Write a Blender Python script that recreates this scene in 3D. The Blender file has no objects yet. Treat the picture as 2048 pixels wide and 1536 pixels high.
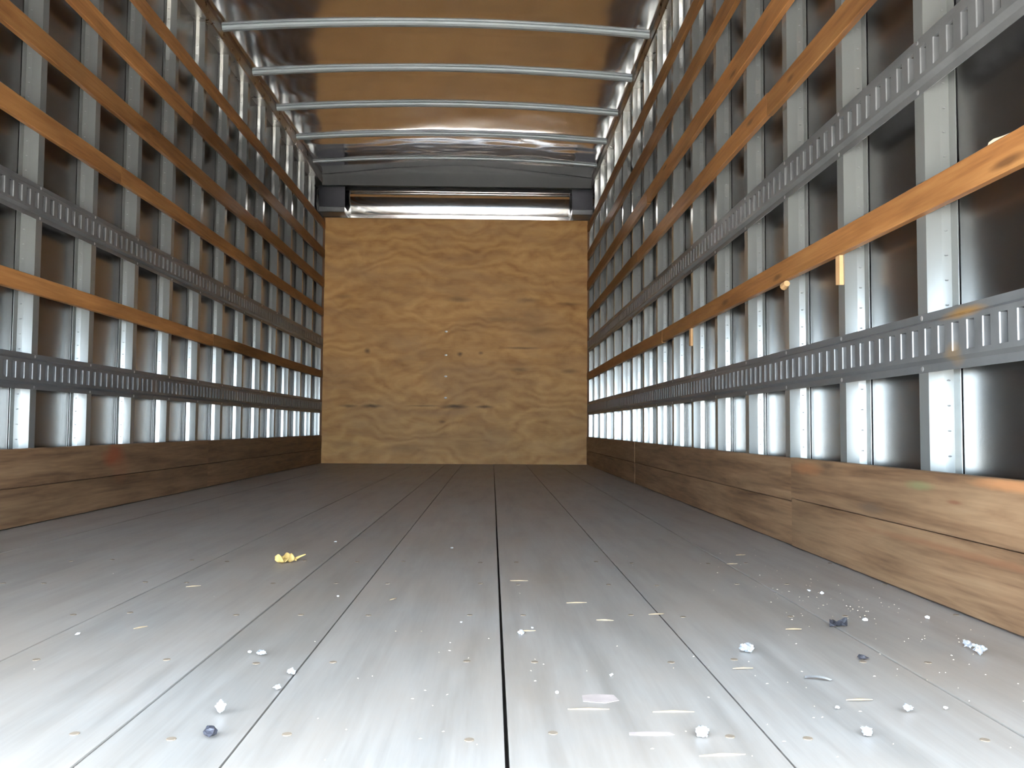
import bpy, bmesh, math, random
from mathutils import Vector, Matrix, noise

random.seed(7)
scene = bpy.context.scene
C = scene.collection

# ------------------------------------------------------------------ camera
F_PX, YAW, PITCH, ROLL, CAM_H = 1722.0, 0.0228, 0.0501, 0.0069, 0.3373
fw = Vector((math.sin(YAW) * math.cos(PITCH), math.cos(YAW) * math.cos(PITCH), math.sin(PITCH)))
r0 = Vector((math.cos(YAW), -math.sin(YAW), 0))
u0 = r0.cross(fw)
rt = math.cos(ROLL) * r0 + math.sin(ROLL) * u0
up = -math.sin(ROLL) * r0 + math.cos(ROLL) * u0
cam_data = bpy.data.cameras.new('camera')
cam_data.sensor_fit = 'HORIZONTAL'
cam_data.sensor_width = 36.0
cam_data.lens = F_PX / 2048 * 36.0
cam_data.clip_start = 0.02
cam = bpy.data.objects.new('camera', cam_data)
cam.matrix_world = Matrix(((rt.x, up.x, -fw.x, 0), (rt.y, up.y, -fw.y, 0), (rt.z, up.z, -fw.z, CAM_H), (0, 0, 0, 1)))
C.objects.link(cam)
scene.camera = cam

# ------------------------------------------------------------------ sky and exposure
world = bpy.data.worlds.new('overcast_sky')
scene.world = world
world.use_nodes = True
bg = world.node_tree.nodes['Background']
bg.inputs['Color'].default_value = (0.71, 0.855, 1.0, 1)
bg.inputs['Strength'].default_value = 4.4
vs = scene.view_settings
vs.view_transform = 'Standard'
vs.look = 'None'
vs.gamma = 1.0
vs.use_curve_mapping = False
vs.exposure = 2.79
sun_data = bpy.data.lights.new('sun_offscreen', 'SUN')
sun_data.energy = 30.0
sun_data.angle = 0.009
sun_data.color = (1.0, 0.93, 0.82)
sun = bpy.data.objects.new('sun_offscreen', sun_data)
sun.rotation_euler = Vector((0.75, -0.12, -0.85)).to_track_quat('-Z', 'Y').to_euler()
sun.location = (-8, 3, 12)
C.objects.link(sun)
scene.cycles.max_bounces = 16
scene.cycles.diffuse_bounces = 8
scene.cycles.glossy_bounces = 12

# ------------------------------------------------------------------ measures (metres; y runs from the door to the front wall)
XL, XR = -1.538, 0.862          # inner faces of the slats
PL, PR = -1.558, 0.882          # inner faces of the posts
SL, SR = -1.607, 0.931          # wall sheets
Y0, D = 0.25, 7.84              # door line, plywood front wall
Z_RAIL = 2.50                   # underside of the top rails
POST0, PITCH_Y = 0.4976, 0.4064 # near face of the first post, post spacing
DOOR_Z = 0.86                   # lower edge of the part-open roll-up door


# ------------------------------------------------------------------ materials
class NT:
    def __init__(self, name):
        m = bpy.data.materials.new(name)
        m.use_nodes = True
        self.m = m
        self.n = m.node_tree.nodes
        self.l = m.node_tree.links
        self.b = self.n['Principled BSDF']

    def add(self, t, **kw):
        x = self.n.new(t)
        for k, v in kw.items():
            setattr(x, k, v)
        return x

    def link(self, a, b):
        self.l.new(a, b)

    def coords(self, scale=(1, 1, 1), rand=True):
        tc = self.add('ShaderNodeTexCoord')
        mp = self.add('ShaderNodeMapping')
        mp.inputs['Scale'].default_value = scale
        if rand:
            oi = self.add('ShaderNodeObjectInfo')
            mul = self.add('ShaderNodeMath', operation='MULTIPLY')
            mul.inputs[1].default_value = 37.0
            self.link(oi.outputs['Random'], mul.inputs[0])
            va = self.add('ShaderNodeVectorMath', operation='ADD')
            self.link(tc.outputs['Object'], va.inputs[0])
            self.link(mul.outputs[0], va.inputs[1])
            self.link(va.outputs[0], mp.inputs['Vector'])
        else:
            self.link(tc.outputs['Object'], mp.inputs['Vector'])
        return mp.outputs[0]

    def noise(self, vec, scale, detail=3, rough=0.55, dist=0.0):
        x = self.add('ShaderNodeTexNoise')
        x.inputs['Scale'].default_value = scale
        x.inputs['Detail'].default_value = detail
        x.inputs['Roughness'].default_value = rough
        x.inputs['Distortion'].default_value = dist
        self.link(vec, x.inputs['Vector'])
        return x.outputs['Fac']

    def ramp(self, fac, stops):
        x = self.add('ShaderNodeValToRGB')
        e = x.color_ramp.elements
        while len(e) < len(stops):
            e.new(0.5)
        for i, (p, c) in enumerate(stops):
            e[i].position = p
            e[i].color = (c[0], c[1], c[2], 1) if not isinstance(c, float) else (c, c, c, 1)
        self.link(fac, x.inputs['Fac'])
        return x.outputs['Color']

    def mix(self, fac, a, b, blend='MIX'):
        x = self.add('ShaderNodeMix', data_type='RGBA', blend_type=blend)
        for s, v in ((x.inputs[0], fac), (x.inputs[6], a), (x.inputs[7], b)):
            if isinstance(v, (int, float)):
                s.default_value = v
            elif isinstance(v, tuple):
                s.default_value = (*v, 1)
            else:
                self.link(v, s)
        return x.outputs[2]

    def bump(self, h, strength, dist=0.01):
        x = self.add('ShaderNodeBump')
        x.inputs['Strength'].default_value = strength
        x.inputs['Distance'].default_value = dist
        self.link(h, x.inputs['Height'])
        self.link(x.outputs[0], self.b.inputs['Normal'])

    def set(self, **kw):
        names = dict(col='Base Color', rough='Roughness', metal='Metallic', spec='Specular IOR Level')
        for k, v in kw.items():
            s = self.b.inputs[names[k]]
            if isinstance(v, tuple):
                s.default_value = (*v, 1)
            elif isinstance(v, (int, float)):
                s.default_value = v
            else:
                self.link(v, s)

    def blob(self, centre, radii, soft=0.35):
        """soft spot around a place (object space), for stains and knots: 1 inside, 0 outside"""
        tc = self.add('ShaderNodeTexCoord')
        sub = self.add('ShaderNodeVectorMath', operation='SUBTRACT')
        sub.inputs[1].default_value = centre
        nz = self.add('ShaderNodeTexNoise')
        nz.inputs['Scale'].default_value = 9.0 / max(min(radii), 0.02) * 0.02 + 6
        self.link(tc.outputs['Object'], nz.inputs['Vector'])
        wob = self.add('ShaderNodeVectorMath', operation='SCALE')
        cen = self.add('ShaderNodeVectorMath', operation='SUBTRACT')
        cen.inputs[1].default_value = (0.5, 0.5, 0.5)
        self.link(nz.outputs['Color'], cen.inputs[0])
        self.link(cen.outputs[0], wob.inputs[0])
        wob.inputs['Scale'].default_value = min(r for r in radii if r > 0) * 0.9
        self.link(tc.outputs['Object'], sub.inputs[0])
        ad = self.add('ShaderNodeVectorMath', operation='ADD')
        self.link(sub.outputs[0], ad.inputs[0])
        self.link(wob.outputs[0], ad.inputs[1])
        dv = self.add('ShaderNodeVectorMath', operation='DIVIDE')
        dv.inputs[1].default_value = radii
        self.link(ad.outputs[0], dv.inputs[0])
        ln = self.add('ShaderNodeVectorMath', operation='LENGTH')
        self.link(dv.outputs[0], ln.inputs[0])
        mr = self.add('ShaderNodeMapRange')
        mr.inputs['From Min'].default_value = 1.0
        mr.inputs['From Max'].default_value = soft
        self.link(ln.outputs['Value'], mr.inputs['Value'])
        return mr.outputs[0]


def wood(name, stops, along='Y', rough=0.6, fine=1.0, var=0.35, spots=(), gain=1.0):
    t = NT(name)
    sc = {'Y': (14, 0.9, 14), 'X': (0.9, 14, 14), 'Z': (14, 14, 0.9)}[along]
    v = t.coords(sc)
    g = t.noise(v, 1.6 * fine, 5, 0.6, 0.8)
    v2 = t.coords({'Y': (60, 3, 60), 'X': (3, 60, 60), 'Z': (60, 60, 3)}[along])
    g2 = t.noise(v2, 2.0, 3)
    m = t.mix(0.3, g, g2)
    col = t.ramp(m, stops)
    oi = t.add('ShaderNodeObjectInfo')
    br = t.ramp(oi.outputs['Random'], [(0, 1.0 - var), (1, 1.0 + var * 0.4)])
    col = t.mix(1.0, col, br, 'MULTIPLY')
    dirt = t.ramp(t.noise(t.coords((3, 1.2, 5)), 2.0, 4), [(0.35, 0.72), (0.62, 1.0)])
    col = t.mix(0.8, col, dirt, 'MULTIPLY')
    for c, r, rgb, a in spots:
        f = t.blob(c, r)
        mu = t.add('ShaderNodeMath', operation='MULTIPLY')
        mu.inputs[1].default_value = a
        t.link(f, mu.inputs[0])
        col = t.mix(mu.outputs[0], col, rgb)
    t.set(col=col, rough=rough, spec=0.35)
    t.bump(m, 0.25, 0.002)
    return t.m


def metal(name, col, rough, metallic=1.0, mottled=0.12, streak=None, bump=0.0, bscale=8.0, spots=()):
    t = NT(name)
    v = t.coords(streak or (1, 1, 1))
    n = t.noise(v, 14.0 if not streak else 6.0, 4, 0.6)
    dark = tuple(c * (1 - mottled * 1.6) for c in col)
    lite = tuple(min(1, c * (1 + mottled)) for c in col)
    cc = t.ramp(n, [(0.3, dark), (0.7, lite)])
    for c, r, rgb, a in spots:
        f = t.blob(c, r)
        mu = t.add('ShaderNodeMath', operation='MULTIPLY')
        mu.inputs[1].default_value = a
        t.link(f, mu.inputs[0])
        cc = t.mix(mu.outputs[0], cc, rgb)
    rr = t.ramp(n, [(0.3, max(0.02, rough * 0.85)), (0.7, min(1.0, rough * 1.2))]) if mottled else rough
    t.set(col=cc, rough=rr, metal=metallic)
    if bump:
        t.bump(t.noise(t.coords((1, 1, 1)), bscale, 3), bump, 0.01)
    return t.m


def plain(name, col, rough=0.6, metallic=0.0, var=0.15, scale=30):
    t = NT(name)
    n = t.noise(t.coords(), scale, 3)
    t.set(col=t.ramp(n, [(0.3, tuple(c * (1 - var) for c in col)), (0.7, tuple(min(1, c * (1 + var)) for c in col))]),
          rough=rough, metal=metallic)
    return t.m


M = {}
M['sheet'] = metal('wall_aluminium', (0.34, 0.335, 0.33), 0.27, 1.0, 0.0)
M['post'] = metal('galvanised_post', (0.265, 0.277, 0.27), 0.19, 0.58, 0.0)
M['track'] = metal('galvanised_track', (0.185, 0.191, 0.196), 0.40, 0.55, 0.10,
                   spots=[((0.862, 1.575, 0.556), (0.05, 0.09, 0.014), (0.50, 0.27, 0.06), 0.8),
                          ((0.862, 1.60, 0.478), (0.05, 0.035, 0.03), (0.42, 0.25, 0.08), 0.45)])
M['rail'] = metal('top_rail_aluminium', (0.36, 0.33, 0.30), 0.30, 1.0, 0.10)
M['roof'] = metal('roof_aluminium', (0.70, 0.685, 0.69), 0.13, 1.0, 0.0)
M['bow'] = metal('galvanised_bow', (0.42, 0.465, 0.475), 0.45, 0.4, 0.0)
M['cove'] = metal('header_aluminium', (0.82, 0.81, 0.80), 0.08, 1.0, 0.03)
M['headrail'] = metal('dull_header_rail', (0.11, 0.113, 0.11), 0.5, 0.6, 0.0)
M['cap'] = metal('header_cap_steel', (0.05, 0.051, 0.058), 0.40, 0.7, 0.1)
M['dirt'] = plain('seam_dirt', (0.06, 0.05, 0.042), 0.95)
M['gasket'] = plain('black_sealant', (0.02, 0.02, 0.022), 0.6)
M['slat'] = wood('slat_wood', [(0.28, (0.17, 0.068, 0.022)), (0.48, (0.33, 0.145, 0.046)), (0.72, (0.46, 0.235, 0.082))], 'Y', 0.55, var=0.4,
                 spots=[((XR, y_, z_), (0.05, ry_, 0.011), (0.09, 0.04, 0.015), 0.85) for y_, z_, ry_ in
                        ((3.04, 1.62, .06), (2.448, 1.362, .035), (2.573, .797, .05), (1.41, .790, .06), (3.16, .806, .06), (4.27, 1.655, .07), (2.84, 1.37, .05))])
KICK_WOOD = [(0.30, (0.11, 0.056, 0.028)), (0.47, (0.25, 0.142, 0.074)), (0.68, (0.38, 0.24, 0.133))]
M['kick_l'] = wood('kick_board_wood_left', KICK_WOOD, 'Y', 0.6, var=0.25,
                   spots=[((XL, 3.55, 0.212), (0.06, 0.12, 0.055), (0.26, 0.055, 0.02), 0.75), ((XL, 3.62, 0.16), (0.06, 0.10, 0.08), (0.26, 0.10, 0.05), 0.35)])
M['kick_r'] = wood('kick_board_wood_right', KICK_WOOD, 'Y', 0.6, var=0.25,
                   spots=[((XR, 1.55, 0.112), (0.05, 0.60, 0.010), (0.20, 0.085, 0.04), 0.5), ((XR, 1.722, 0.226), (0.05, 0.07, 0.012), (0.16, 0.20, 0.09), 0.5), ((XR, 1.591, 0.203), (0.05, 0.035, 0.005), (0.16, 0.06, 0.03), 0.7), ((XR, 1.95, 0.16), (0.05, 0.09, 0.014), (0.10, 0.07, 0.05), 0.6), ((XR, 2.2, 0.245), (0.05, 0.05, 0.01), (0.08, 0.05, 0.03), 0.6), ((XR, 1.62, 0.245), (0.05, 0.05, 0.008), (0.09, 0.05, 0.03), 0.6),
                          ((XR, 1.40, 0.246), (0.05, 0.16, 0.014), (0.46, 0.20, 0.08), 0.6), ((XR, 2.35, 0.23), (0.05, 0.14, 0.022), (0.36, 0.15, 0.06), 0.6)])
M['stud'] = wood('corner_stud_wood', [(0.2, (0.12, 0.05, 0.02)), (0.8, (0.26, 0.12, 0.05))], 'Z', 0.6)
M['chip'] = wood('pale_wood', [(0.2, (0.50, 0.29, 0.13)), (0.8, (0.68, 0.44, 0.22))], 'Z', 0.6, var=0.1)
M['splinter_w'] = plain('raw_splinter', (0.62, 0.53, 0.40), 0.8)
M['tan_splinter'] = plain('tan_splinter', (0.25, 0.185, 0.115), 0.9)
M['foil'] = plain('white_foil', (0.62, 0.65, 0.70), 0.28, 0.65, 0.08)
M['paper'] = plain('white_paper', (0.52, 0.52, 0.52), 0.7)
M['darkfoil'] = plain('dark_foil', (0.035, 0.035, 0.045), 0.5, 0.2)
M['leaf'] = plain('dry_leaf', (0.62, 0.42, 0.14), 0.6, 0.0, 0.3, 90)
M['dleaf'] = plain('dark_leaf', (0.025, 0.024, 0.03), 0.7)
M['screw'] = plain('rusty_screw', (0.17, 0.128, 0.09), 0.9, 0.0)
M['zinc'] = plain('zinc_screw', (0.75, 0.76, 0.78), 0.3, 0.9)
M['tape'] = plain('tape_residue', (0.36, 0.30, 0.28), 0.55)
M['doorp'] = plain('painted_door', (0.42, 0.42, 0.42), 0.5)
M['ground'] = plain('concrete_yard', (0.42, 0.40, 0.38), 0.9, 0.0, 0.15, 3)


def ply_mat():
    t = NT('plywood')
    v = t.coords((1.0, 1.0, 2.0), rand=False)
    wp = t.noise(v, 2.4, 5, 0.62, 1.6)
    w = t.add('ShaderNodeTexWave', wave_type='BANDS', bands_direction='Z')
    w.inputs['Scale'].default_value = 2.2
    w.inputs['Distortion'].default_value = 22.0
    w.inputs['Detail'].default_value = 3.0
    w.inputs['Detail Scale'].default_value = 0.9
    t.link(t.coords((0.8, 1, 1.2), rand=False), w.inputs['Vector'])
    fine = t.noise(t.coords((3, 1, 60), rand=False), 2.2, 4)
    m = t.mix(0.80, w.outputs['Fac'], wp)
    m = t.mix(0.16, m, fine)
    col = t.ramp(m, [(0.25, (0.37, 0.175, 0.055)), (0.45, (0.53, 0.29, 0.10)), (0.65, (0.64, 0.375, 0.145)), (0.85, (0.69, 0.425, 0.18))])
    grey = t.ramp(t.noise(t.coords((0.9, 1, 2.4), rand=False), 1.4, 4, 0.6, 0.6), [(0.42, 0.0), (0.72, 0.55)])
    col = t.mix(grey, col, (0.33, 0.20, 0.105))
    spots = [((-1.30, 0.52), (0.10, 0.022), 0.7), ((-1.09, 0.52), (0.12, 0.024), 0.9), ((-0.34, 0.52), (0.15, 0.026), 0.95),
             ((-0.07, 0.52), (0.09, 0.02), 0.85), ((-0.62, 0.525), (0.2, 0.012), 0.5), ((-1.14, 1.02), (0.035, 0.028), 0.8),
             ((-0.30, 1.0), (0.035, 0.028), 0.85), ((-0.11, 1.01), (0.03, 0.018), 0.6), ((0.26, 1.06), (0.22, 0.015), 0.6),
             ((0.25, 0.86), (0.10, 0.03), 0.55), ((0.70, 0.85), (0.10, 0.03), 0.5), ((-0.31, 1.50), (0.16, 0.03), 0.5),
             ((0.32, 1.50), (0.13, 0.03), 0.45), ((0.70, 1.47), (0.14, 0.02), 0.4), ((-1.36, 1.52), (0.1, 0.03), 0.4),
             ((-0.45, 0.38), (0.04, 0.02), 0.55), ((0.12, 1.32), (0.25, 0.03), 0.35), ((0.45, 1.22), (0.2, 0.05), 0.35),
             ((-1.32, 0.17), (0.18, 0.05), 0.3), ((-0.75, 0.14), (0.22, 0.05), 0.3)]
    for (x, z), (rx, rz), a in spots:
        f = t.blob((x, D, z), (rx, 0.5, rz), 0.2)
        mu = t.add('ShaderNodeMath', operation='MULTIPLY')
        mu.inputs[1].default_value = a
        t.link(f, mu.inputs[0])
        col = t.mix(mu.outputs[0], col, (0.12, 0.07, 0.035))
    t.set(col=col, rough=0.55, spec=0.3)
    t.bump(fine, 0.15, 0.002)
    return t.m


def floor_mat():
    t = NT('worn_floor_wood')
    g = t.noise(t.coords((22, 1.0, 1)), 2.0, 5, 0.6, 0.4)
    g2 = t.noise(t.coords((90, 4, 1)), 2.0, 3)
    m = t.mix(0.35, g, g2)
    col = t.ramp(m, [(0.25, (0.215, 0.196, 0.178)), (0.5, (0.278, 0.258, 0.238)), (0.8, (0.345, 0.326, 0.305))])
    st = t.ramp(t.noise(t.coords((1.4, 0.8, 1), rand=False), 2.1, 5, 0.6), [(0.38, 0.0), (0.66, 0.6)])
    col = t.mix(st, col, (0.265, 0.21, 0.165))
    dk = t.ramp(t.noise(t.coords((8, 0.9, 1), rand=False), 2.2, 5, 0.6), [(0.32, 0.78), (0.55, 1.0)])
    col = t.mix(0.75, col, dk, 'MULTIPLY')
    oi = t.add('ShaderNodeObjectInfo')
    br = t.ramp(oi.outputs['Random'], [(0, 0.90), (1, 1.06)])
    col = t.mix(1.0, col, br, 'MULTIPLY')
    rr = t.ramp(m, [(0.2, 0.42), (0.8, 0.58)])
    t.set(col=col, rough=rr, spec=0.45)
    t.bump(m, 0.18, 0.002)
    return t.m


M['ply'] = ply_mat()
M['floor'] = floor_mat()


# ------------------------------------------------------------------ helpers
def tag(o, label=None, cat=None, group=None, kind=None):
    if label:
        o['label'] = label
    if cat:
        o['category'] = cat
    if group:
        o['group'] = group
    if kind:
        o['kind'] = kind
    return o


def link(name, me, parent=None):
    o = bpy.data.objects.new(name, me)
    C.objects.link(o)
    if parent is not None:
        o.parent = parent
    return o


def empty(name, loc=(0, 0, 0)):
    o = bpy.data.objects.new(name, None)
    o.empty_display_size = 0.1
    o.location = loc
    C.objects.link(o)
    return o


def mesh(name, bm, mat, smooth=False):
    bmesh.ops.recalc_face_normals(bm, faces=bm.faces[:])
    me = bpy.data.meshes.new(name)
    bm.to_mesh(me)
    bm.free()
    me.materials.append(M[mat])
    if smooth:
        for p in me.polygons:
            p.use_smooth = True
    return me


def bbox(bm, x0, x1, y0, y1, z0, z1, bevel=0.0):
    vs_ = [bm.verts.new(p) for p in ((x0, y0, z0), (x1, y0, z0), (x1, y1, z0), (x0, y1, z0), (x0, y0, z1), (x1, y0, z1), (x1, y1, z1), (x0, y1, z1))]
    fs = [bm.faces.new([vs_[i] for i in q]) for q in ((0, 3, 2, 1), (4, 5, 6, 7), (0, 1, 5, 4), (1, 2, 6, 5), (2, 3, 7, 6), (3, 0, 4, 7))]
    if bevel:
        es = list({e for f in fs for e in f.edges})
        bmesh.ops.bevel(bm, geom=es, offset=bevel, segments=1, affect='EDGES')


def box(name, mat, b, parent=None, bevel=0.0):
    bm = bmesh.new()
    bbox(bm, *b, bevel=bevel)
    return link(name, mesh(name, bm, mat), parent)


def thin_profile(pts, t):
    """closed outline of a bent strip: pts is a polyline (2D), t its thickness to the left-hand side"""
    off = []
    n = len(pts)
    for i in range(n):
        a = Vector(pts[max(i - 1, 0)])
        b = Vector(pts[min(i + 1, n - 1)])
        if 0 < i < n - 1:
            d1 = (Vector(pts[i]) - a).normalized()
            d2 = (b - Vector(pts[i])).normalized()
            nn = (Vector((-d1.y, d1.x)) + Vector((-d2.y, d2.x)))
            nn.normalize()
            k = t / max(0.3, nn.dot(Vector((-d1.y, d1.x))))
            off.append(Vector(pts[i]) + nn * k)
        else:
            d = (b - a).normalized()
            off.append(Vector(pts[i]) + Vector((-d.y, d.x)) * t)
    return [Vector(p) for p in pts] + off[::-1]


def extrude_outline(bm, outline, axis, a, b):
    """outline 2D; axis 'z' -> (x,y) outline swept in z; axis 'y' -> (x,z); axis 'x' -> (y,z)"""
    def P(p, s):
        return {'z': (p[0], p[1], s), 'y': (p[0], s, p[1]), 'x': (s, p[0], p[1])}[axis]
    v0 = [bm.verts.new(P(p, a)) for p in outline]
    v1 = [bm.verts.new(P(p, b)) for p in outline]
    n = len(outline)
    for i in range(n):
        bm.faces.new((v0[i], v0[(i + 1) % n], v1[(i + 1) % n], v1[i]))
    h = n // 2
    for v in (v0, v1):      # caps as quads along the strip
        for i in range(h - 1):
            bm.faces.new((v[i], v[i + 1], v[n - 2 - i], v[n - 1 - i]))


# ------------------------------------------------------------------ ground outside, floor
g = box('ground', 'ground', (-25, 25, -45, 20, -1.25, -1.15))
tag(g, 'grey concrete yard below the open truck door', kind='structure')

floor = empty('floor', (0, Y0, 0))
tag(floor, 'worn grey-brown plank floor of the truck box', kind='structure')
seams = [SL + 0.03, -1.28, -0.99, -0.695, -0.411, -0.266, 0.018, 0.305, 0.590, SR - 0.03]
gaps = [0.0010, 0.0010, 0.0012, 0.0015, 0.0014, 0.0016, 0.0023, 0.0020, 0.0017, 0.0010]
screw_bm = bmesh.new()
bmesh.ops.create_cone(screw_bm, cap_ends=True, segments=10, radius1=0.0055, radius2=0.0052, depth=0.0008)
screw_me = mesh('screw', screw_bm, 'screw')
for i in range(len(seams) - 1):
    a, b = seams[i] + gaps[i], seams[i + 1] - gaps[i + 1]
    dz = random.uniform(-0.0012, 0.0012)
    bm = bmesh.new()
    bbox(bm, a, b, 0, D + 0.03 - Y0, -0.03, dz)
    pl = link('plank', mesh('plank', bm, 'floor'), floor)
    for r in range(5):
        yy = 0.956 + 0.305 * r
        xs = (a + 0.045, b - 0.045) if b - a > 0.2 else ((a + b) / 2,)
        for x in xs:
            s = link('screw', screw_me, pl)
            s.location = (x + random.uniform(-0.008, 0.008), yy - Y0 + random.uniform(-0.012, 0.012), dz + 0.0005)
base = box('subfloor', 'dirt', (SL - 0.03, SR + 0.03, 0, D + 0.1 - Y0, -0.06, -0.0295), floor)


# ------------------------------------------------------------------ side walls: sheet, posts, slats, rail
def post_mesh(side):
    s = -1 if side == 'R' else 1        # inward direction
    pts = [(0.002, -0.034), (0.002, -0.008), (0.020, -0.003), (0.049, 0.0), (0.049, 0.036), (0.020, 0.039), (0.002, 0.044), (0.002, 0.070)]
    outl = thin_profile([(s * x, y) for x, y in pts], 0.0016 if side == 'R' else -0.0016)
    bm = bmesh.new()
    extrude_outline(bm, outl, 'z', 0.02, Z_RAIL)
    return mesh('post', bm, 'post')


def rivet_mesh(side):
    s = -1 if side == 'R' else 1
    bm = bmesh.new()
    z = 0.285
    while z < 2.46:
        for (x, y, nrm) in ((0.0125, -0.0065, (0.25, -1)),):
            m = Matrix.Translation((s * x, y, z)) @ Matrix.Rotation(math.radians(90), 4, 'X') @ Matrix.Diagonal((1.0, 0.42, 0.5, 1))
            bmesh.ops.create_uvsphere(bm, u_segments=6, v_segments=4, radius=0.0045, matrix=m)
        z += 0.0508
    return mesh('rivet_row', bm, 'track')


SLATS = [(0.775, 0.836), (1.330, 1.402), (1.600, 1.680), (1.868, 1.945), (2.137, 2.202)]


def side_wall(side):
    s = -1 if side == 'R' else 1
    X = SR if side == 'R' else SL
    nm = 'wall_right' if side == 'R' else 'wall_left'
    bm = bmesh.new()
    x0, x1 = sorted((X, X - s * 0.012))
    bbox(bm, x0, x1, Y0 - 0.05, D + 0.12, -0.05, 2.66)
    wall = link(nm, mesh(nm, bm, 'sheet'))
    pm, rm = post_mesh(side), rivet_mesh(side)
    for k in range(19):
        p = link('post', pm, wall)
        p.location = (X, POST0 + PITCH_Y * k, 0)
        if k < 14:
            rv = link('rivet_row', rm, p)
            tag(rv, kind='stuff')
    # slats: every run is made of butted boards
    cuts = {'R': [[(Y0 + .05, 4.35), (4.352, D - .012)], [(Y0 + .05, 2.66), (2.662, 5.1), (5.102, D - .012)], [(Y0 + .05, 4.76), (4.762, D - .012)],
                  [(Y0 + .05, 3.95), (3.952, D - .012)], [(Y0 + .05, 5.2), (5.202, D - .012)]],
            'L': [[(Y0 + .05, 4.76), (4.762, D - .012)], [(Y0 + .05, 3.54), (3.542, D - .012)], [(Y0 + .05, 5.57), (5.572, D - .012)],
                  [(Y0 + .05, 4.35), (4.352, D - .012)], [(Y0 + .05, 5.16), (5.162, D - .012)]]}[side]
    xf = XR if side == 'R' else XL
    xb = PR if side == 'R' else PL
    first = None
    for (z0, z1), runs in zip(SLATS, cuts):
        for (a, b) in runs:
            bm = bmesh.new()
            n = max(3, int((b - a) / 0.25))
            e0, e1 = random.uniform(-.003, .003), random.uniform(-.003, .003)
            ph = random.uniform(0, 6)
            rows = []
            for i in range(n + 1):
                y = a + (b - a) * i / n
                w = 0.0025 * math.sin(y * 1.7 + ph)
                xa, xc = sorted((xf + s * 0.001 * math.sin(y * 2.1 + ph), xb))
                q = 0.0022
                lo, hi = z0 + e0 + w, z1 + e1 + w
                rows.append([bm.verts.new(p) for p in ((xa + q, y, lo), (xc - q, y, lo), (xc, y, lo + q), (xc, y, hi - q), (xc - q, y, hi), (xa + q, y, hi), (xa, y, hi - q), (xa, y, lo + q))])
            for r1, r2 in zip(rows, rows[1:]):
                for j in range(8):
                    bm.faces.new((r1[j], r1[(j + 1) % 8], r2[(j + 1) % 8], r2[j]))
            bm.faces.new(rows[0])
            bm.faces.new(rows[-1][::-1])
            o = link('slat', mesh('slat', bm, 'slat'), wall)
            if first is None:
                first = o
    # top rail: flat underside, upright inner face, sealant line
    xin = 0.874 if side == 'R' else -1.527
    xs = X
    bm = bmesh.new()
    pr = [(xs, Z_RAIL), (xin + (-s) * 0.006, Z_RAIL), (xin, Z_RAIL + 0.006), (xin, Z_RAIL + 0.045), (xin + (-s) * 0.008, Z_RAIL + 0.05), (xin + (-s) * 0.008, Z_RAIL + 0.085), (xs, Z_RAIL + 0.085)]
    v0 = [bm.verts.new((x, Y0, z)) for x, z in pr]
    v1 = [bm.verts.new((x, D + 0.05, z)) for x, z in pr]
    for i in range(len(pr)):
        j = (i + 1) % len(pr)
        bm.faces.new((v0[i], v0[j], v1[j], v1[i]))
    bm.faces.new(v0)
    bm.faces.new(v1[::-1])
    link('top_rail', mesh('top_rail', bm, 'rail'), wall)
    xa, xc = sorted((xin + s * 0.002, xin - s * 0.02))
    box('sealant_strip', 'gasket', (xa, xc, Y0, D - 0.2, Z_RAIL + 0.083, Z_RAIL + 0.096), wall)
    # wooden stud in the front corner
    xa, xc = sorted((xf - s * 0.004, X))
    box('corner_stud', 'stud', (xa, xc, D - 0.011, D + 0.035, 0.256, 2.24), wall)
    return wall, first


wall_l, _ = side_wall('L')
wall_r, torn_slat = side_wall('R')
tag(wall_l, 'ribbed aluminium side wall whose kick board has a red-brown stain', kind='structure')
tag(wall_r, 'ribbed aluminium side wall whose lower cargo track has an orange rust smear', kind='structure')

# torn splinter standing off the lowest slat of the right wall
bm = bmesh.new()
pts = [(1.385, 0.8355), (1.40, 0.8375), (1.43, 0.8405), (1.455, 0.8440), (1.470, 0.8425), (1.475, 0.834)]
lo = [bm.verts.new((XR + 0.004, y, 0.833)) for y, z in pts]
hi = [bm.verts.new((XR + 0.006, y, z)) for y, z in pts]
lo2 = [bm.verts.new((XR + 0.014, y, 0.833)) for y, z in pts]
hi2 = [bm.verts.new((XR + 0.012, y, z)) for y, z in pts]
for i in range(len(pts) - 1):
    bm.faces.new((lo[i], lo[i + 1], hi[i + 1], hi[i]))
    bm.faces.new((lo2[i], lo2[i + 1], hi2[i + 1], hi2[i]))
    bm.faces.new((hi[i], hi[i + 1], hi2[i + 1], hi2[i]))
    bm.faces.new((lo[i], lo[i + 1], lo2[i + 1], lo2[i]))
bm.faces.new((lo[0], hi[0], hi2[0], lo2[0]))
bm.faces.new((lo[-1], hi[-1], hi2[-1], lo2[-1]))
sp = link('torn_splinter', mesh('torn_splinter', bm, 'splinter_w'), torn_slat)
tag(sp, 'pale torn splinter on the edge')


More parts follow.
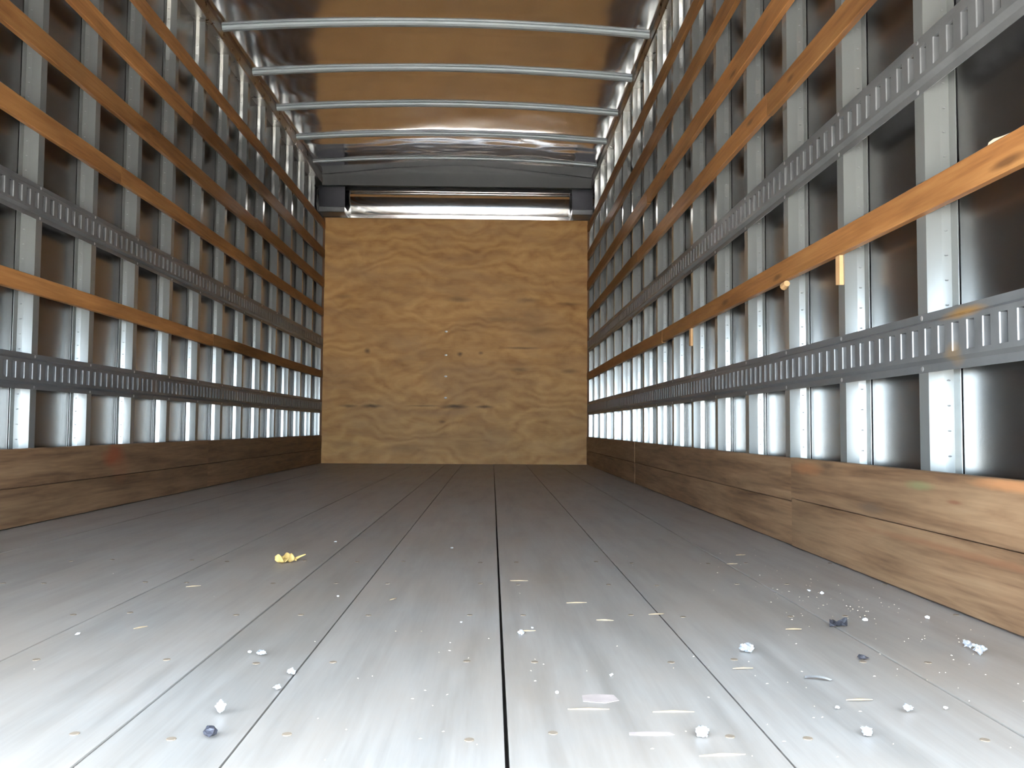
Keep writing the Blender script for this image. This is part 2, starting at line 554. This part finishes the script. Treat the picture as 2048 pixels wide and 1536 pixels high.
# ------------------------------------------------------------------ kick boards
def kick(side):
    xf, xb = (XR, PR) if side == 'R' else (XL, PL)
    nm = 'baseboard_right' if side == 'R' else 'baseboard_left'
    mat = 'kick_r' if side == 'R' else 'kick_l'
    root = empty(nm, (0, 0, 0))
    s = -1 if side == 'R' else 1
    if side == 'R':
        parts = [(Y0, 2.47, 0.003, 0.137, 0), (Y0, 2.47, 0.139, 0.256, 0.001), (2.473, 5.2, 0.003, 0.128, -0.003), (2.473, 5.2, 0.1295, 0.254, -0.002), (5.203, D, 0.003, 0.128, -0.001), (5.203, D, 0.1295, 0.255, 0)]
    else:
        parts = [(Y0, 4.72, 0.003, 0.128, 0), (Y0, 4.72, 0.1295, 0.256, 0.001), (4.723, D, 0.003, 0.128, -0.003), (4.723, D, 0.1295, 0.254, -0.002)]
    for a, b, z0, z1, dx in parts:
        xa, xc = sorted((xf + s * dx, xb))
        box('plank', mat, (xa, xc, a, b, z0, z1), root, bevel=0.0025)
    return root


tag(kick('L'), 'brown plank kick board with a red-brown stain', kind='structure')
tag(kick('R'), 'orange-brown plank kick board with a green paint smudge', kind='structure')


# ------------------------------------------------------------------ slotted cargo tracks
def track_section(side, y0, y1, z0):
    """z0 = lower edge; 0.12 high; raised face with vertical slots whose edges are rolled inwards"""
    s = -1 if side == 'R' else 1
    xb = PR if side == 'R' else PL
    W = 0.120
    def P(d, y, z):
        return (xb + s * d, y, z0 + z)
    bm = bmesh.new()
    prof = [(0.0026, 0.0), (0.004, 0.0), (0.004, 0.016), (0.0165, 0.023), (0.0165, 0.033)]
    prof_t = [(0.0165, 0.087), (0.0165, 0.097), (0.004, 0.104), (0.004, W), (0.0026, W)]
    for pr in (prof, prof_t):
        v0 = [bm.verts.new(P(d, y0, z)) for d, z in pr]
        v1 = [bm.verts.new(P(d, y1, z)) for d, z in pr]
        for i in range(len(pr) - 1):
            bm.faces.new((v0[i], v0[i + 1], v1[i + 1], v1[i]))
    # bars between the slots
    pit, sw, dp = 0.0508, 0.022, 0.0135
    k0 = math.ceil((y0 - 0.02) / pit)
    edges = [y0]
    k = k0
    while k * pit + sw < y1 - 0.008:
        if k * pit > y0 + 0.008:
            edges += [k * pit, k * pit + sw]
        k += 1
    edges.append(y1)
    za, zb = 0.033, 0.087
    for i in range(0, len(edges), 2):
        a, b = edges[i], edges[i + 1]
        q = 0.0015
        f = [bm.verts.new(P(0.0165, a + q, za)), bm.verts.new(P(0.0165, b - q, za)), bm.verts.new(P(0.0165, b - q, zb)), bm.verts.new(P(0.0165, a + q, zb))]
        bm.faces.new(f)
        for (y, yy, i0, i1) in ((a, a + q, 0, 3), (b, b - q, 1, 2)):     # rolled edges: the side walls of the slots
            m0, m1 = bm.verts.new(P(0.0145, y, za)), bm.verts.new(P(0.0145, y, zb))
            e0, e1 = bm.verts.new(P(0.0165 - dp, y, za)), bm.verts.new(P(0.0165 - dp, y, zb))
            bm.faces.new((f[i0], m0, m1, f[i1]))
            bm.faces.new((m0, e0, e1, m1))
    # slot ends (top and bottom lips)
    for i in range(1, len(edges) - 1, 2):
        a, b = edges[i], edges[i + 1]
        for z in (za, zb):
            v = [bm.verts.new(P(0.0165, a, z)), bm.verts.new(P(0.0165, b, z)), bm.verts.new(P(0.009, b, z)), bm.verts.new(P(0.009, a, z))]
            bm.faces.new(v)
    return mesh('track_section', bm, 'track')


bolt_bm = bmesh.new()
bmesh.ops.create_uvsphere(bolt_bm, u_segments=8, v_segments=5, radius=0.0055, matrix=Matrix.Diagonal((0.3, 1, 1, 1)))
bolt_me = mesh('bolt', bolt_bm, 'zinc')


def cargo_track(side, z0, label, cuts):
    x = PR if side == 'R' else PL
    root = empty('cargo_track', (0, 0, 0))
    tag(root, label, 'cargo track', 'slotted cargo tracks along the walls')
    for a, b in zip(cuts, cuts[1:]):
        link('track_section', track_section(side, a, b - 0.002, z0), root)
    s = -1 if side == 'R' else 1
    for k in range(15):                 # two bolts where the track crosses a post
        for dz in (0.008, 0.112):
            o = link('bolt', bolt_me, root)
            o.location = (x + s * 0.0042, POST0 + PITCH_Y * k + 0.018, z0 + dz)


cargo_track('L', 0.4533, 'slotted steel cargo track running above the kick board with the red-brown stain', (Y0 + .05, 3.98, D - .012))
cargo_track('L', 1.032, 'upper slotted steel cargo track on the wall with the red-stained kick board', (Y0 + .05, 4.85, D - .012))
cargo_track('R', 0.4533, 'slotted steel cargo track with an orange rust smear', (Y0 + .05, 3.37, 6.42, D - .012))
cargo_track('R', 1.028, 'upper slotted steel cargo track above the slat with a torn splinter', (Y0 + .05, 3.9, D - .012))

# ------------------------------------------------------------------ roof: sheet and bows
XC = (SL + SR) / 2
HALF = 1.165
def crown(x):
    return 0.045 * (1 - ((x - XC) / HALF) ** 2)


BOWS = [7.215 - 0.6115 * k for k in range(12)]
Z_ROOF = 2.575
bm = bmesh.new()
NX, NY = 70, 300
YE = 7.63
grid = []
for j in range(NY + 1):
    y = Y0 - 0.05 + (YE - Y0 + 0.05) * j / NY
    near = min(abs(y - b) for b in BOWS)
    loose = min(1.0, near / 0.12)
    row = []
    for i in range(NX + 1):
        x = SL + (SR - SL) * i / NX
        edge = min(1.0, min(x - SL, SR - x) / 0.15)
        w = 0.006 * noise.noise((x * 1.3, y * 2.2, 1.7)) + 0.0022 * noise.noise((x * 3.0, y * 5.5, 8.1)) + 0.0005 * noise.noise((x * 8 + y * 3, y * 9, 4.0))
        z = Z_ROOF + crown(x) + loose * edge * (w - 0.004)
        if 6.7 < y < 7.2:
            z += 0.004 * loose * edge * noise.noise((x * 5.0, y * 11, 2.0))
        row.append(bm.verts.new((x, y, z)))
    grid.append(row)
for j in range(NY):
    for i in range(NX):
        bm.faces.new((grid[j][i], grid[j][i + 1], grid[j + 1][i + 1], grid[j + 1][i]))
ceiling = link('ceiling', mesh('ceiling', bm, 'roof', smooth=True))
tag(ceiling, 'crinkled shiny aluminium roof skin over the grey bows', kind='structure')
for yb in BOWS:
    bm = bmesh.new()
    n = 24
    rings = []
    hw, hh = 0.020, 0.022
    last = yb > 7.2
    if last:
        hw, hh = 0.014, 0.016
    for i in range(n + 1):
        x = -1.53 + (0.875 + 1.53) * i / n
        z = Z_ROOF + crown(x) - 0.001
        rings.append([bm.verts.new((x, yb + dy, z + dz)) for dy, dz in ((-hw - .010, 0), (-hw - .001, -0.003), (-hw + .001, -hh * .62), (-hw * .55, -hh), (hw * .55, -hh), (hw - .001, -hh * .62), (hw + .001, -0.003), (hw + .010, 0))])
    for a, b in zip(rings, rings[1:]):
        for q in range(8):
            bm.faces.new((a[q], a[(q + 1) % 8], b[(q + 1) % 8], b[q]))
    bm.faces.new(rings[0])
    bm.faces.new(rings[-1][::-1])
    link('roof_bow', mesh('roof_bow', bm, 'bow'), ceiling)

# ------------------------------------------------------------------ front wall and header
front = box('wall_front', 'ply', (PL - 0.002, PR + 0.002, D, D + 0.018, 0.0, 2.245))
tag(front, 'orange-brown plywood front wall with dark knot patches', kind='structure')
for z in (0.60, 0.795, 0.99, 1.205):
    bm = bmesh.new()
    bmesh.ops.create_uvsphere(bm, u_segments=8, v_segments=5, radius=0.011, matrix=Matrix.Diagonal((1.3, 0.5, 0.8, 1)) @ Matrix.Rotation(0.5, 4, 'Y'))
    o = link('screw', mesh('screw', bm, 'zinc'), front)
    o.location = (-0.425, D - 0.001, z)
box('backing_sheet', 'sheet', (SL, SR, D + 0.06, D + 0.075, -0.06, 2.72), front)

header = empty('trim_1', (0, D, 2.245))
tag(header, 'rounded shiny metal header above the plywood front wall', kind='structure')
def hp(o):
    o.location = (0, -D, -2.245)
    return o
hp(box('lip', 'cove', (-1.40, 0.73, D - 0.022, D + 0.02, 2.238, 2.272), header, bevel=0.002))
bm = bmesh.new()
prof = []
py_, pz_ = 7.834, 2.270
for i in range(41):
    prof.append((py_, pz_))
    t = i / 40
    a = math.radians(10 + 6 * t / 0.28) if t < 0.28 else math.radians(16 + 74 * ((t - 0.28) / 0.72) ** 0.9)
    py_ -= 0.0068 * math.sin(a)
    pz_ += 0.0068 * math.cos(a)
rows = [[bm.verts.new((x, y, z)) for y, z in prof] for x in (SL + 0.01, -1.1, -0.6, -0.1, 0.4, SR - 0.01)]
for a, b in zip(rows, rows[1:]):
    for i in range(len(prof) - 1):
        bm.faces.new((a[i], a[i + 1], b[i + 1], b[i]))
hp(link('cove', mesh('cove', bm, 'cove', smooth=True), header))
bm = bmesh.new()
rows = []
for i in range(21):
    x = SL + 0.005 + (SR - SL - 0.01) * i / 20
    zt = 2.645
    rows.append([bm.verts.new(p) for p in ((x, 7.618, 2.555), (x, 7.618, zt), (x, 7.628, zt), (x, 7.628, 2.555))])
for a, b in zip(rows, rows[1:]):
    for i in range(4):
        bm.faces.new((a[i], a[(i + 1) % 4], b[(i + 1) % 4], b[i]))
hp(link('closing_plate', mesh('closing_plate', bm, 'headrail'), header))
hp(box('header_rail', 'headrail', (-1.53, 0.876, 7.61, 7.658, 2.482, 2.562), header))
hp(box('sun_leak_seal', 'headrail', (SL - 0.012, SR + 0.012, 7.60, D + 0.08, 2.635, 2.66), header))  # unseen box added to stop sun leaking in through the roof gap
for x0, x1 in ((XL - 0.03, -1.335), (0.705, XR + 0.03)):
    bm = bmesh.new()
    bbox(bm, x0, x1, 7.66, 7.668, 2.30, 2.49)
    hp(link('corner_cap', mesh('corner_cap', bm, 'cap'), header))
    bm = bmesh.new()
    bbox(bm, x0, x1, 7.655, D + 0.01, 2.252, 2.30, bevel=0.004)
    hp(link('corner_foot', mesh('corner_foot', bm, 'track'), header))

# ------------------------------------------------------------------ rear frame and part-open roll-up door (behind the camera)
rear = box('wall_rear', 'doorp', (SL - 0.012, SR + 0.012, Y0 - 0.05, Y0 + 0.02, 2.26, 2.72))
tag(rear, 'grey steel frame around the rear door opening', kind='structure')
box('door_post', 'doorp', (SL - 0.012, -1.47, Y0 - 0.05, Y0 + 0.02, -0.06, 2.27), rear)
box('door_post', 'doorp', (0.79, SR + 0.012, Y0 - 0.05, Y0 + 0.02, -0.06, 2.27), rear)
door = empty('door_1', (0, Y0, DOOR_Z))
tag(door, 'part-open grey roll-up door of wide panels', kind='structure')
z = DOOR_Z
while z < 2.3:
    zt = min(z + 0.29, 2.34)
    bm = bmesh.new()
    bbox(bm, -1.475, 0.795, -0.045, -0.02, z - DOOR_Z, zt - 0.004 - DOOR_Z, bevel=0.004)
    link('door_panel', mesh('door_panel', bm, 'doorp'), door)
    z += 0.29
box('bottom_seal', 'gasket', (-1.47, 0.79, -0.04, -0.025, -0.02, 0.002), door)

# ------------------------------------------------------------------ bits of wood caught on the right wall
def shim(y0, y1, z0, z1, label, lean=0.004):
    bm = bmesh.new()
    xa, xc = PR - 0.012, PR + 0.001
    v = [bm.verts.new(p) for p in ((xa, y0, z0), (xc, y0, z0), (xc, y1, z0 + .004), (xa, y1, z0 + .003), (xa + .002, y0 + lean, z1), (xc, y0 + lean, z1), (xc, y1 + lean, z1), (xa + .002, y1 + lean, z1))]
    for q in ((0, 3, 2, 1), (4, 5, 6, 7), (0, 1, 5, 4), (1, 2, 6, 5), (2, 3, 7, 6), (3, 0, 4, 7)):
        bm.faces.new([v[i] for i in q])
    o = link('wood_shim', mesh('wood_shim', bm, 'chip'))
    tag(o, label, 'wood shim')


shim(2.128, 2.152, 0.700, 0.800, 'long pale wooden shim hanging below the slat with the torn splinter')
shim(3.755, 3.785, 0.700, 0.79, 'short reddish wooden shim hanging far along the slat with the torn splinter')
bm = bmesh.new()
bmesh.ops.create_cone(bm, cap_ends=True, segments=10, radius1=0.012, radius2=0.009, depth=0.028, matrix=Matrix.Rotation(math.radians(80), 4, 'X'))
o = link('wood_stub', mesh('wood_stub', bm, 'chip'))
o.location = (XR + 0.009, 2.53, 0.7665)
tag(o, 'round pale wooden stub poking out under the slat', 'wood stub')


# ------------------------------------------------------------------ litter on the floor
def crumple(name, r, flat, mat, seed, sub=2):
    bm = bmesh.new()
    bmesh.ops.create_icosphere(bm, subdivisions=sub, radius=r)
    for v in bm.verts:
        n = noise.noise(v.co * (1.6 / r) + Vector((seed * 3.1, seed, 0)))
        n2 = noise.noise(v.co * (4.0 / r) + Vector((seed, 0, seed * 2)))
        v.co *= 1 + 0.75 * n + 0.45 * n2
        v.co.z *= flat
    zmin = min(v.co.z for v in bm.verts)
    for v in bm.verts:
        v.co.z -= zmin
    return mesh(name, bm, mat)


def place(name, me, x, y, label, cat, group=None, rz=0.0, z=0.0008):
    o = link(name, me)
    o.location = (x, y, z)
    o.rotation_euler = (0, 0, rz)
    return tag(o, label, cat, group)


def leaf_mesh(name, L, W, mat, curl, lobes, seed):
    bm = bmesh.new()
    nu, nv = 18, 8
    rows = []
    for i in range(nu + 1):
        u = i / nu
        w = W * (math.sin(math.pi * min(1, u * 1.05)) ** 0.7) * (1 + lobes * math.sin(u * 21 + seed))
        row = []
        for j in range(nv + 1):
            v = j / nv * 2 - 1
            x = (u - 0.5) * L
            y = v * w
            z = curl * (abs(v) ** 1.6) * (0.6 + 0.4 * math.sin(u * 9 + seed + v)) + 0.25 * curl * math.sin(u * 13 + v * 3 + seed) + 0.3 * curl
            row.append(bm.verts.new((x, y, z)))
        rows.append(row)
    for a, b in zip(rows, rows[1:]):
        for j in range(nv):
            bm.faces.new((a[j], a[j + 1], b[j + 1], b[j]))
    bmesh.ops.remove_doubles(bm, verts=bm.verts[:], dist=1e-5)
    bmesh.ops.solidify(bm, geom=bm.faces[:], thickness=0.0006)
    zmin = min(v.co.z for v in bm.verts)
    for v in bm.verts:
        v.co.z -= zmin
    return mesh(name, bm, mat, smooth=True)


lf = place('dry_leaf', leaf_mesh('dry_leaf', 0.052, 0.022, 'leaf', 0.017, 0.22, 2.0), -0.505, 2.15, 'curled yellow-tan dry leaf lying on the floor', 'leaf', rz=0.35)
bm = bmesh.new()
pp = [Vector((0.02, 0.004, 0.006)), Vector((0.034, 0.010, 0.011)), Vector((0.05, 0.014, 0.016))]
for a, b, ra, rb in ((pp[0], pp[1], .004, .0028), (pp[1], pp[2], .0028, .0012)):
    d = (b - a)
    m = Matrix.Translation((a + b) / 2) @ d.to_track_quat('Z', 'Y').to_matrix().to_4x4()
    bmesh.ops.create_cone(bm, cap_ends=True, segments=8, radius1=ra, radius2=rb, depth=d.length, matrix=m)
link('stem', mesh('stem', bm, 'leaf'), lf)

dl = place('dark_leaf', leaf_mesh('dark_leaf', 0.034, 0.011, 'dleaf', 0.010, 0.35, 5.0), 0.595, 1.478, 'black shrivelled leaf lying on a floor seam', 'leaf', rz=0.2)
place('dark_crumb', crumple('dark_crumb', 0.006, 0.5, 'dleaf', 3), 0.545, 1.268, 'small black crumb beside the shrivelled leaf', 'crumb')
place('dark_foil_ball', crumple('dark_foil_ball', 0.0075, 0.7, 'darkfoil', 9), -0.303, 0.956, 'dark blue-grey crumpled foil ball by the narrow plank', 'foil scrap')

FOIL = [(0.388, 1.308, 0.013, 'wide white foil scrap lying on the plank between two seams', 0.55),
        (-0.314, 1.030, 0.0065, 'bright upright foil crumb next to the dark foil ball', 1.1),
        (0.232, 0.952, 0.0085, 'silvery foil ball with a dark underside', 0.9),
        (0.416, 0.958, 0.0075, 'round white foil pellet with a tail', 0.7),
        (0.499, 1.035, 0.006, 'small round white pellet on the plank beside the shrivelled leaf', 0.8),
        (0.742, 1.336, 0.010, 'shiny foil scrap near the orange-brown kick board', 0.6),
        (0.735, 1.297, 0.010, 'folded pale foil scrap behind the shiny one near the kick board', 0.7),
        (-0.336, 1.289, 0.008, 'elongated white foil sliver on the narrow plank', 0.5),
        (-0.269, 1.191, 0.0065, 'silvery foil crumb sitting in the floor seam', 0.7),
        (-0.271, 1.125, 0.0050, 'second tiny foil crumb further down the same floor seam', 0.7),
        (0.050, 1.418, 0.006, 'small white foil crumb with a dark edge beside the centre seam', 0.7)]
for i, (x, y, r, lab, fl) in enumerate(FOIL):
    place('foil_scrap', crumple('foil_scrap', r * 0.75, fl, 'foil', i + 20, 3), x, y, lab, 'foil scrap', 'foil scraps on the floor', rz=random.uniform(0, 3))
# curved strip of white film
bm = bmesh.new()
st = []
for i in range(9):
    u = i / 8
    c = Vector((0.428 + 0.030 * u, 1.180 - 0.016 * u - 0.006 * math.sin(u * 3.1), 0.0012 + 0.004 * math.sin(u * 3.1)))
    st.append((bm.verts.new(c + Vector((0.002, 0.005 * (1 - u * .6), 0))), bm.verts.new(c - Vector((0.003, 0.007 * (1 - u * .6), 0)))))
for a, b in zip(st, st[1:]):
    bm.faces.new((a[0], a[1], b[1], b[0]))
bmesh.ops.solidify(bm, geom=bm.faces[:], thickness=0.0006)
o = link('film_strip', mesh('film_strip', bm, 'paper'))
tag(o, 'curved strip of clear white film on the plank', 'film strip')

# thin tan splinters, each its own
def splinter(x, y, L, w, rz, lab, mat='tan_splinter'):
    w *= 0.5
    bm = bmesh.new()
    v = [bm.verts.new(p) for p in ((-L / 2, 0, 0), (0, -w / 2, 0), (L / 2, 0, 0), (0, w / 2, 0), (-L / 2, 0, .0012), (0, -w / 2, .0022), (L / 2, 0, .001), (0, w / 2, .0022))]
    for q in ((0, 3, 2, 1), (4, 5, 6, 7), (0, 1, 5, 4), (1, 2, 6, 5), (2, 3, 7, 6), (3, 0, 4, 7)):
        bm.faces.new([v[i] for i in q])
    return place('wood_splinter', mesh('wood_splinter', bm, mat), x, y, lab, 'splinter', 'wood splinters on the floor', rz)


for a in [(0.510, 1.456, .028, .007, .05, 'short tan splinter beside the black shrivelled leaf'),
          (0.118, 1.045, .05, .004, .0, 'long thin splinter along the broad pinkish tape remnant'),
          (0.218, 1.035, .05, .005, .02, 'long pale splinter between the broad tape remnant and the silvery foil ball'),
          (0.165, 1.67, .04, .006, .1, 'tan splinter alone on the plank beyond the small foil crumb with a dark edge'),
          (0.062, 1.905, .04, .006, .0, 'reddish-tan splinter touching the wide centre seam'),
          (0.355, 1.22, .03, .004, .1, 'thin splinter between the wide white foil scrap and the film strip'),
          (0.46, 1.08, .034, .004, .05, 'thin splinter between the film strip and the small round white pellet'),
          (0.30, 1.57, .03, .005, .2, 'tan splinter lying across a floor seam'),
          (0.20, 1.52, .03, .005, -.1, 'tan splinter midway between the centre seam and the next seam, off the foil crumb'),
          (0.06, 1.44, .03, .004, .1, 'thin splinter touching the small foil crumb with a dark edge'),
          (-0.62, 1.83, .03, .005, .5, 'slanting tan splinter on the plank in front of the dry leaf'),
          (-0.58, 1.46, .025, .006, .9, 'steeply slanting splinter on the bare plank with no foil near it'),
          (-0.19, 1.70, .022, .006, 1.0, 'small slanting splinter on the plank beside the narrow plank'),
          (0.24, 0.90, .05, .005, .1, 'long splinter just in front of the silvery foil ball'),
          (0.665, 2.30, .03, .006, .3, 'pale splinter at the foot of the orange-brown kick board, the farther of two'),
          (0.60, 2.15, .03, .007, .2, 'pale splinter near the orange-brown kick board, the nearer of two')]:
    splinter(*a)
CRUMB = ['white crumb beyond the dry leaf', 'white crumb on the plank level with the dry leaf', 'white crumb on the wide plank next to the narrow plank', 'tiny white crumb touching the elongated foil sliver',
         'tiny white crumb beside the wide centre seam', 'white crumb between the wide centre seam and the film strip', 'tiny white crumb above the broad pinkish tape remnant', 'tiny white crumb close to the small round white pellet',
         'tiny white crumb between the film strip and the white pellet with a tail', 'tiny white crumb near the shiny foil scrap by the kick board', 'pale crumb against the orange-brown kick board', 'larger pale crumb against the orange-brown kick board',
         'white crumb beside the black shrivelled leaf', 'white crumb between the shrivelled leaf and the kick board', 'tiny white crumb beyond the foil crumb with a dark edge', 'tiny white crumb in the seam of the narrow plank']
for i, (x, y, r) in enumerate([(-0.452, 2.53, .006), (-0.108, 2.41, .006), (-0.66, 1.41, .005), (-0.355, 1.30, .0045), (-0.05, 1.50, .004), (0.165, 1.185, .005), (0.085, 1.105, .004),
                               (0.55, 1.045, .004), (0.42, 1.05, .004), (0.71, 1.10, .004), (0.66, 1.79, .006), (0.675, 1.76, .007), (0.66, 1.52, .007), (0.78, 1.54, .007), (0.07, 1.46, .004), (-0.30, 1.72, .004)]):
    place('white_crumb', crumple('white_crumb', r * 0.7, 0.55, 'paper', i + 60, 1), x, y, CRUMB[i], 'crumb', 'white crumbs on the floor', rz=i)
for x, y, w, h, lab in ((0.137, 1.085, .045, .035, 'broad pinkish tape remnant stuck to the plank'), (0.178, 0.962, .05, .012, 'narrow pinkish tape remnant stuck to the plank')):
    bm = bmesh.new()
    v = [bm.verts.new((w * a, h * b, 0)) for a, b in ((-.5, -.3), (.1, -.5), (.5, -.2), (.42, .4), (-.1, .5), (-.48, .35))]
    v2 = [bm.verts.new(q.co + Vector((0, 0, 0.0005))) for q in v]
    bm.faces.new(v[::-1])
    bm.faces.new(v2)
    for q in range(6):
        bm.faces.new((v[q], v[(q + 1) % 6], v2[(q + 1) % 6], v2[q]))
    place('tape_remnant', mesh('tape_remnant', bm, 'tape'), x, y, lab, 'tape remnant', z=0.0011)
# dust and specks nobody could count
bm = bmesh.new()
for i in range(230):
    if i < 110:
        x, y = random.gauss(0.68, 0.09), random.gauss(1.62, 0.3)
    elif i < 170:
        x, y = random.uniform(-0.2, 0.82), random.uniform(0.8, 1.4)
    else:
        x, y = random.uniform(-1.2, 0.8), random.uniform(0.85, 4.5)
    if not (-1.45 < x < 0.845 and 0.8 < y < 6):
        continue
    L = random.uniform(.001, .0026)
    w = random.uniform(.0006, .0012)
    a = random.uniform(0, 3.14)
    d, e = Vector((math.cos(a), math.sin(a), 0)), Vector((-math.sin(a), math.cos(a), 0))
    c = Vector((x, y, 0.0012))
    v = [bm.verts.new(c + p) for p in (d * L, e * w, -d * L, -e * w)] + [bm.verts.new(c + Vector((0, 0, .0008)))]
    for q in range(4):
        bm.faces.new((v[q], v[(q + 1) % 4], v[4]))
    bm.faces.new(v[:4])
o = link('floor_dust', mesh('floor_dust', bm, 'splinter_w'))
tag(o, 'scattered pale specks and sawdust over the floor planks', 'dust', kind='stuff')
